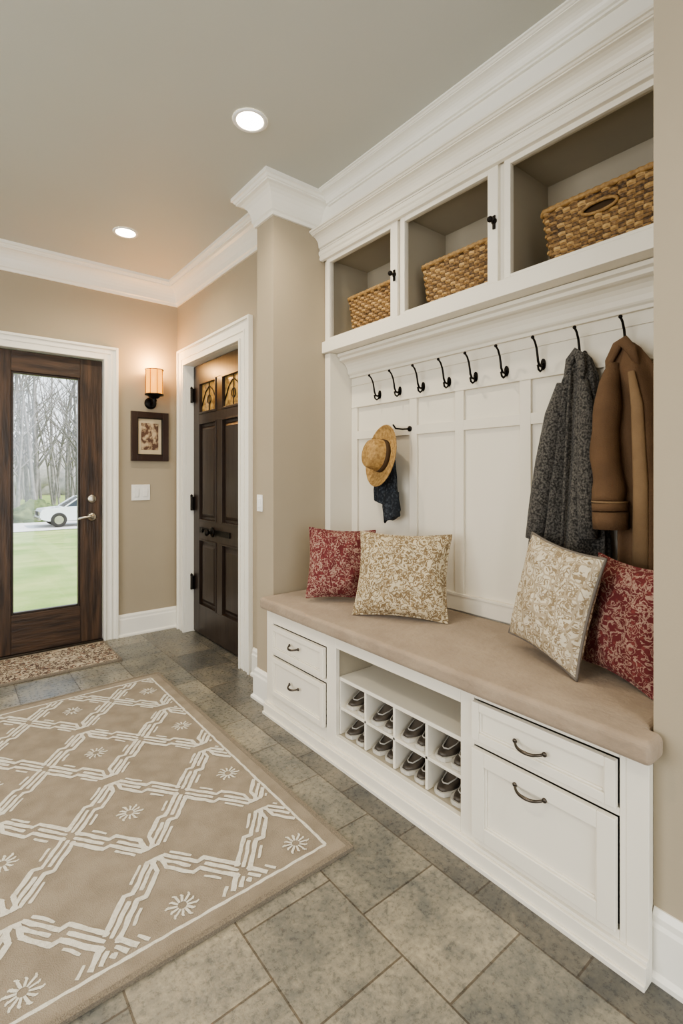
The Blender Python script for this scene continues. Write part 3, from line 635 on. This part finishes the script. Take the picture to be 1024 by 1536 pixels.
# ------------------------------------------------------------ rug
RX0,RX1,RY0,RY1=-1.0,1.035,1.235,3.07
b=MB(); b.box(RX0,RX1,RY0,RY1,0.0005,.011,'rug')
zt=[.0111]
e=.014
for q in ((RX0-.003,RX0+e,RY0-.003,RY1+.003),(RX1-e,RX1+.003,RY0-.003,RY1+.003),(RX0+e,RX1-e,RY0-.003,RY0+e),(RX0+e,RX1-e,RY1-e,RY1+.003)): b.box(*q,.0004,.0125,'rugedge')
ins=.062; lw=.010
def inside(x,y,m=.075): return RX0+m<x<RX1-m and RY0+m<y<RY1-m
def ribbon(p0,p1,w,m=.075):
    P0=Vector(p0);P1=Vector(p1); L=(P1-P0).length; n=max(2,int(L/.008)); d=(P1-P0)/L; nn=Vector((-d.y,d.x))
    prev=None; zt[0]+=.0000005; z=zt[0]
    for i in range(n+1):
        p=P0+d*L*i/n
        jit=.003*noise.noise((p.x*30,p.y*30,3)); ww=w*(1+.35*noise.noise((p.x*28,p.y*28,w*100)))
        if i in(0,n): ww*=.8
        a=p+nn*(ww/2+jit); c=p-nn*(ww/2-jit)
        if prev and inside(p.x,p.y,m): b.add([(prev[0].x,prev[0].y,z),(prev[1].x,prev[1].y,z),(c.x,c.y,z),(a.x,a.y,z)],[(0,1,2,3)],'rugw')
        prev=(a,c)
def poly(pts,w):
    for p,q in zip(pts[:-1],pts[1:]):
        d=(Vector(q)-Vector(p)).normalized()*w*.35
        ribbon((p[0]-d.x,p[1]-d.y),(q[0]+d.x,q[1]+d.y),w)
i0=ins
ribbon((RX0+i0,RY0+i0),(RX1-i0,RY0+i0),lw,.02); ribbon((RX0+i0,RY1-i0),(RX1-i0,RY1-i0),lw,.02); ribbon((RX0+i0,RY0+i0),(RX0+i0,RY1-i0),lw,.02); ribbon((RX1-i0,RY0+i0),(RX1-i0,RY1-i0),lw,.02)
px,py=.375,.49; ax,ay=px/2,py/2
def cell(cx,cy,flower):
    for sx,sy in ((1,1),(1,-1),(-1,1),(-1,-1)):
        def P(t,s): return (cx+sx*ax*(1-t)*s, cy+sy*ay*t*s)
        if flower:
            poly([P(-.02,.88),P(.44,.88),P(.50,.74),P(.90,.74)],.0145)
            a=P(.90,.74); ribbon(a,(a[0],a[1]+sy*.050),.0135)
            ribbon(P(.06,1.02),P(.42,1.02),.0125); ribbon(P(.56,.89),P(.98,.89),.0125)
            ribbon(P(.10,.74),P(.34,.74),.0095)
        else:
            poly([P(1.02,.84),P(.56,.84),P(.50,.98),P(.12,.98)],.0145)
            a=P(1.0,.84); ribbon(P(.12,.86),P(.40,.86),.0095)
            a=P(.12,.98); ribbon(a,(a[0]+sx*.040,a[1]),.0125)
    if flower:
        for i in range(12):
            a=2*math.pi*i/12+.2; r1=.036+.007*(i%2)
            ribbon((cx+.012*math.cos(a),cy+.012*math.sin(a)),(cx+r1*math.cos(a),cy+r1*math.sin(a)),.0072)
            ribbon((cx+r1*.8*math.cos(a-.12),cy+r1*.8*math.sin(a-.12)),(cx+r1*1.05*math.cos(a+.1),cy+r1*1.05*math.sin(a+.1)),.006)
for i in range(-6,3):
    for j in range(-1,6):
        cell(.90+px*i,1.36+py*j,True); cell(.90+px*(i+.5),1.36+py*(j+.5),False)
b.build('area_rug',recalc=False)
b=MB(); b.box(-.12,.925,3.44,3.89,.0005,.014,'doormat'); 
for q in ((-.124,-.112,3.436,3.894),(.917,.929,3.436,3.894),(-.112,.917,3.436,3.448),(-.112,.917,3.882,3.894)): b.box(*q,.0004,.0155,'rugedge')
b.build('doormat',.002)
# ------------------------------------------------------------ exterior
b=MB(); ys=[YF+.13,6,10,16,22,28,34,60,140]
def gz(y): return -.15-(min(y,30)-4.1)*.0515
vs=[];fs=[]
for y in ys:
    for x in (-60,-20,0,10,30,90): vs.append((x,y,gz(y)))
for j in range(len(ys)-1):
    for i in range(5): a=j*6+i; fs.append((a,a+1,a+7,a+6))
b.add(vs,fs,'lawn',True); b.build('lawn_ground',recalc=False)
dzv=gz(26.2)+.02
b=MB(); vs=[(-40,26.2,dzv),(60,26.2,dzv),(60,31,dzv),(-40,31,dzv)]; b.add(vs,[(0,1,2,3)],'drive'); b.build('driveway',recalc=False)
b=MB(); b.box(-1,2.2,YF+.125,YF+.5,-.16,-.02,'drive'); b.build('porch_step',.01)
# car
b=MB(); zg=dzv+.004; yc=28.2; hw=.86; xs=3.7
body=[(0,.42),(.02,.70),(.10,.86),(1.25,.98),(3.6,1.0),(4.25,.95),(4.38,.70),(4.38,.38),(3.95,.30),(.35,.30)]
b.prism([(xs+a,zg+c) for a,c in body],yc-hw,yc+hw,'carw',axis='y')
cabn=[(1.05,.96),(1.75,1.43),(3.35,1.45),(4.05,.98)]
def cabp(k):
    pts=[(xs+a,zg+c) for a,c in cabn]
    vs=[(a,yc-hw+.02,z) if i in(0,3) else (a,yc-hw+.16,z) for i,(a,z) in enumerate(pts)]+[(a,yc+hw-.02,z) if i in(0,3) else (a,yc+hw-.16,z) for i,(a,z) in enumerate(pts)]
    b.add(vs,[(0,1,2,3),(7,6,5,4),(0,4,5,1),(1,5,6,2),(2,6,7,3)],k)
cabp('carg')
b.box(xs+1.78,xs+3.32,yc-hw+.15,yc+hw-.15,zg+1.42,zg+1.47,'carw')
for a0,z0,a1,z1 in ((1.05,.96,1.75,1.44),(2.5,.98,2.5,1.45),(4.05,.98,3.35,1.46)):
    for s in(-1,1): b.tube([(xs+a0,yc+s*(hw-.02),zg+z0),(xs+a1,yc+s*(hw-.155),zg+z1)],.035,'carw',8)
for wx in (.80,3.45):
    for s in (-1,1):
        b.lathe([(0,-.1),(.33,-.1),(.35,-.06),(.35,.08),(.30,.1),(.21,.1),(.20,.08),(0,.09)],'tyre',28,T(xs+wx,yc+s*(hw-.07),zg+.35)@RX(90 if s<0 else -90))
        b.lathe([(0,.105),(.20,.10)],'steel',20,T(xs+wx,yc+s*(hw-.07),zg+.35)@RX(90 if s<0 else -90))
for s in (-1,1): b.box(xs-.02,xs+.12,yc+s*.62-.16,yc+s*.62+.16,zg+.62,zg+.76,'steel')
b.box(xs-.05,xs+.05,yc-hw,yc+hw,zg+.36,zg+.48,'steel'); b.box(xs-.02,xs+.05,yc-.38,yc+.38,zg+.55,zg+.74,'tyre')
b.build('parked_car',.03)
# trees
b=MB()
def branch(p,d,L,r,depth):
    pts=[p]; q=p.copy(); n=4
    for i in range(n):
        d=(d+Vector((U(-.12,.12),U(-.12,.12),U(-.02,.08)))).normalized(); q=q+d*L/n; pts.append(q.copy())
    b.tube(pts,[r*(1-.7*i/n) for i in range(n+1)],'hazy_bark',4,cap=False)
    if depth>0:
        for i in range(3 if depth<2 else 8):
            k=random.randint(1,n); a=U(0,6.28)
            nd=(d*.55+Vector((math.cos(a),math.sin(a),U(.1,.7)))*.7).normalized()
            branch(pts[k],nd,L*U(.28,.45),r*(1-.7*k/n)*.55+.006,depth-1)
for i in range(90):
    y=U(38,74); x=y*U(-.05,.30)
    branch(Vector((x,y,-1.6)),Vector((U(-.05,.05),0,1)),U(10,19),U(.06,.19),2)
b.build('bare_tree_row',recalc=False)
def blob(b,c,r,k,seed,sq=.8):
    n=14;rs=[]
    for j in range(n+1):
        th=math.pi*j/n; ring=[]
        for i in range(20):
            a=2*math.pi*i/20; d=Vector((math.sin(th)*math.cos(a),math.sin(th)*math.sin(a),math.cos(th)))
            f=r*(1+.38*noise.noise(d*1.8+Vector((seed,0,0)))+.22*noise.noise(d*5+Vector((0,seed,0))))
            ring.append((c[0]+d.x*f,c[1]+d.y*f,c[2]+d.z*f*sq))
        rs.append(ring)
    b.rings(rs,k,cap=False)
b=MB()
for i in range(34): 
    y=U(33,35); x=y*U(-.15,.42); blob(b,(x,y,-1.3),U(.7,1.3),'leaf',i)
b.build('shrub_row',recalc=False)
b=MB()
for i in range(34):
    y=U(84,96); x=y*U(-.15,.42); blob(b,(x,y,U(0,2)),U(4,7),'fol',i+70)
b.build('distant_woodland',recalc=False)
# ------------------------------------------------------------ lights / world
w=bpy.data.worlds.new('World'); bpy.context.scene.world=w; w.use_nodes=True; nt=w.node_tree; bg=nt.nodes['Background']
tc=_n(nt,'ShaderNodeTexCoord'); sp=_n(nt,'ShaderNodeSeparateXYZ'); nt.links.new(tc.outputs['Generated'],sp.inputs[0])
cr=_n(nt,'ShaderNodeValToRGB'); e=cr.color_ramp.elements; e[0].position=0.0; e[0].color=(.93,.97,1,1); e[1].position=.7; e[1].color=(.66,.82,1,1)
nt.links.new(sp.outputs['Z'],cr.inputs[0]); nt.links.new(cr.outputs[0],bg.inputs[0]); bg.inputs[1].default_value=2.3
s=bpy.data.lights.new('sun','SUN'); s.energy=5.5; s.angle=.05; s.color=(1,.95,.87); so=bpy.data.objects.new('sun',s); bpy.context.collection.objects.link(so)
so.rotation_euler=Vector((-.45,.35,-.8)).to_track_quat('-Z','Y').to_euler()
pl=bpy.data.lights.new('sconce_bulb','POINT'); pl.energy=8; pl.color=(1,.54,.19); pl.shadow_soft_size=.03; po=bpy.data.objects.new('sconce_bulb',pl); bpy.context.collection.objects.link(po); po.location=(sx,sy,2.05); po.parent=sc; po.matrix_parent_inverse=Matrix.Translation(sc.location).inverted()
area('fill_back',(-.6,-2.3,1.5),(90,0,0),3.0,2.2,16,(1,.97,.92))  # added soft fill behind the camera, no window on that side
area('window_daylight_left',(XL+.05,1.2,1.5),(90,0,-90),2.6,1.7,70,(.96,.98,1))
vs_=bpy.context.scene.view_settings
try: vs_.view_transform='AgX'; vs_.look='AgX - Medium High Contrast'
except Exception: pass
vs_.exposure=.2
# ------------------------------------------------------------ camera
cd=bpy.data.cameras.new('cam'); cd.sensor_fit='HORIZONTAL'; cd.sensor_width=36; cd.lens=753/1024*36; cd.shift_y=-54/1024; cd.clip_start=.02; cd.clip_end=500
co=bpy.data.objects.new('cam',cd); bpy.context.collection.objects.link(co); co.location=(0,0,1.2); co.rotation_euler=(math.radians(90),0,math.radians(-38.7))
bpy.context.scene.camera=co
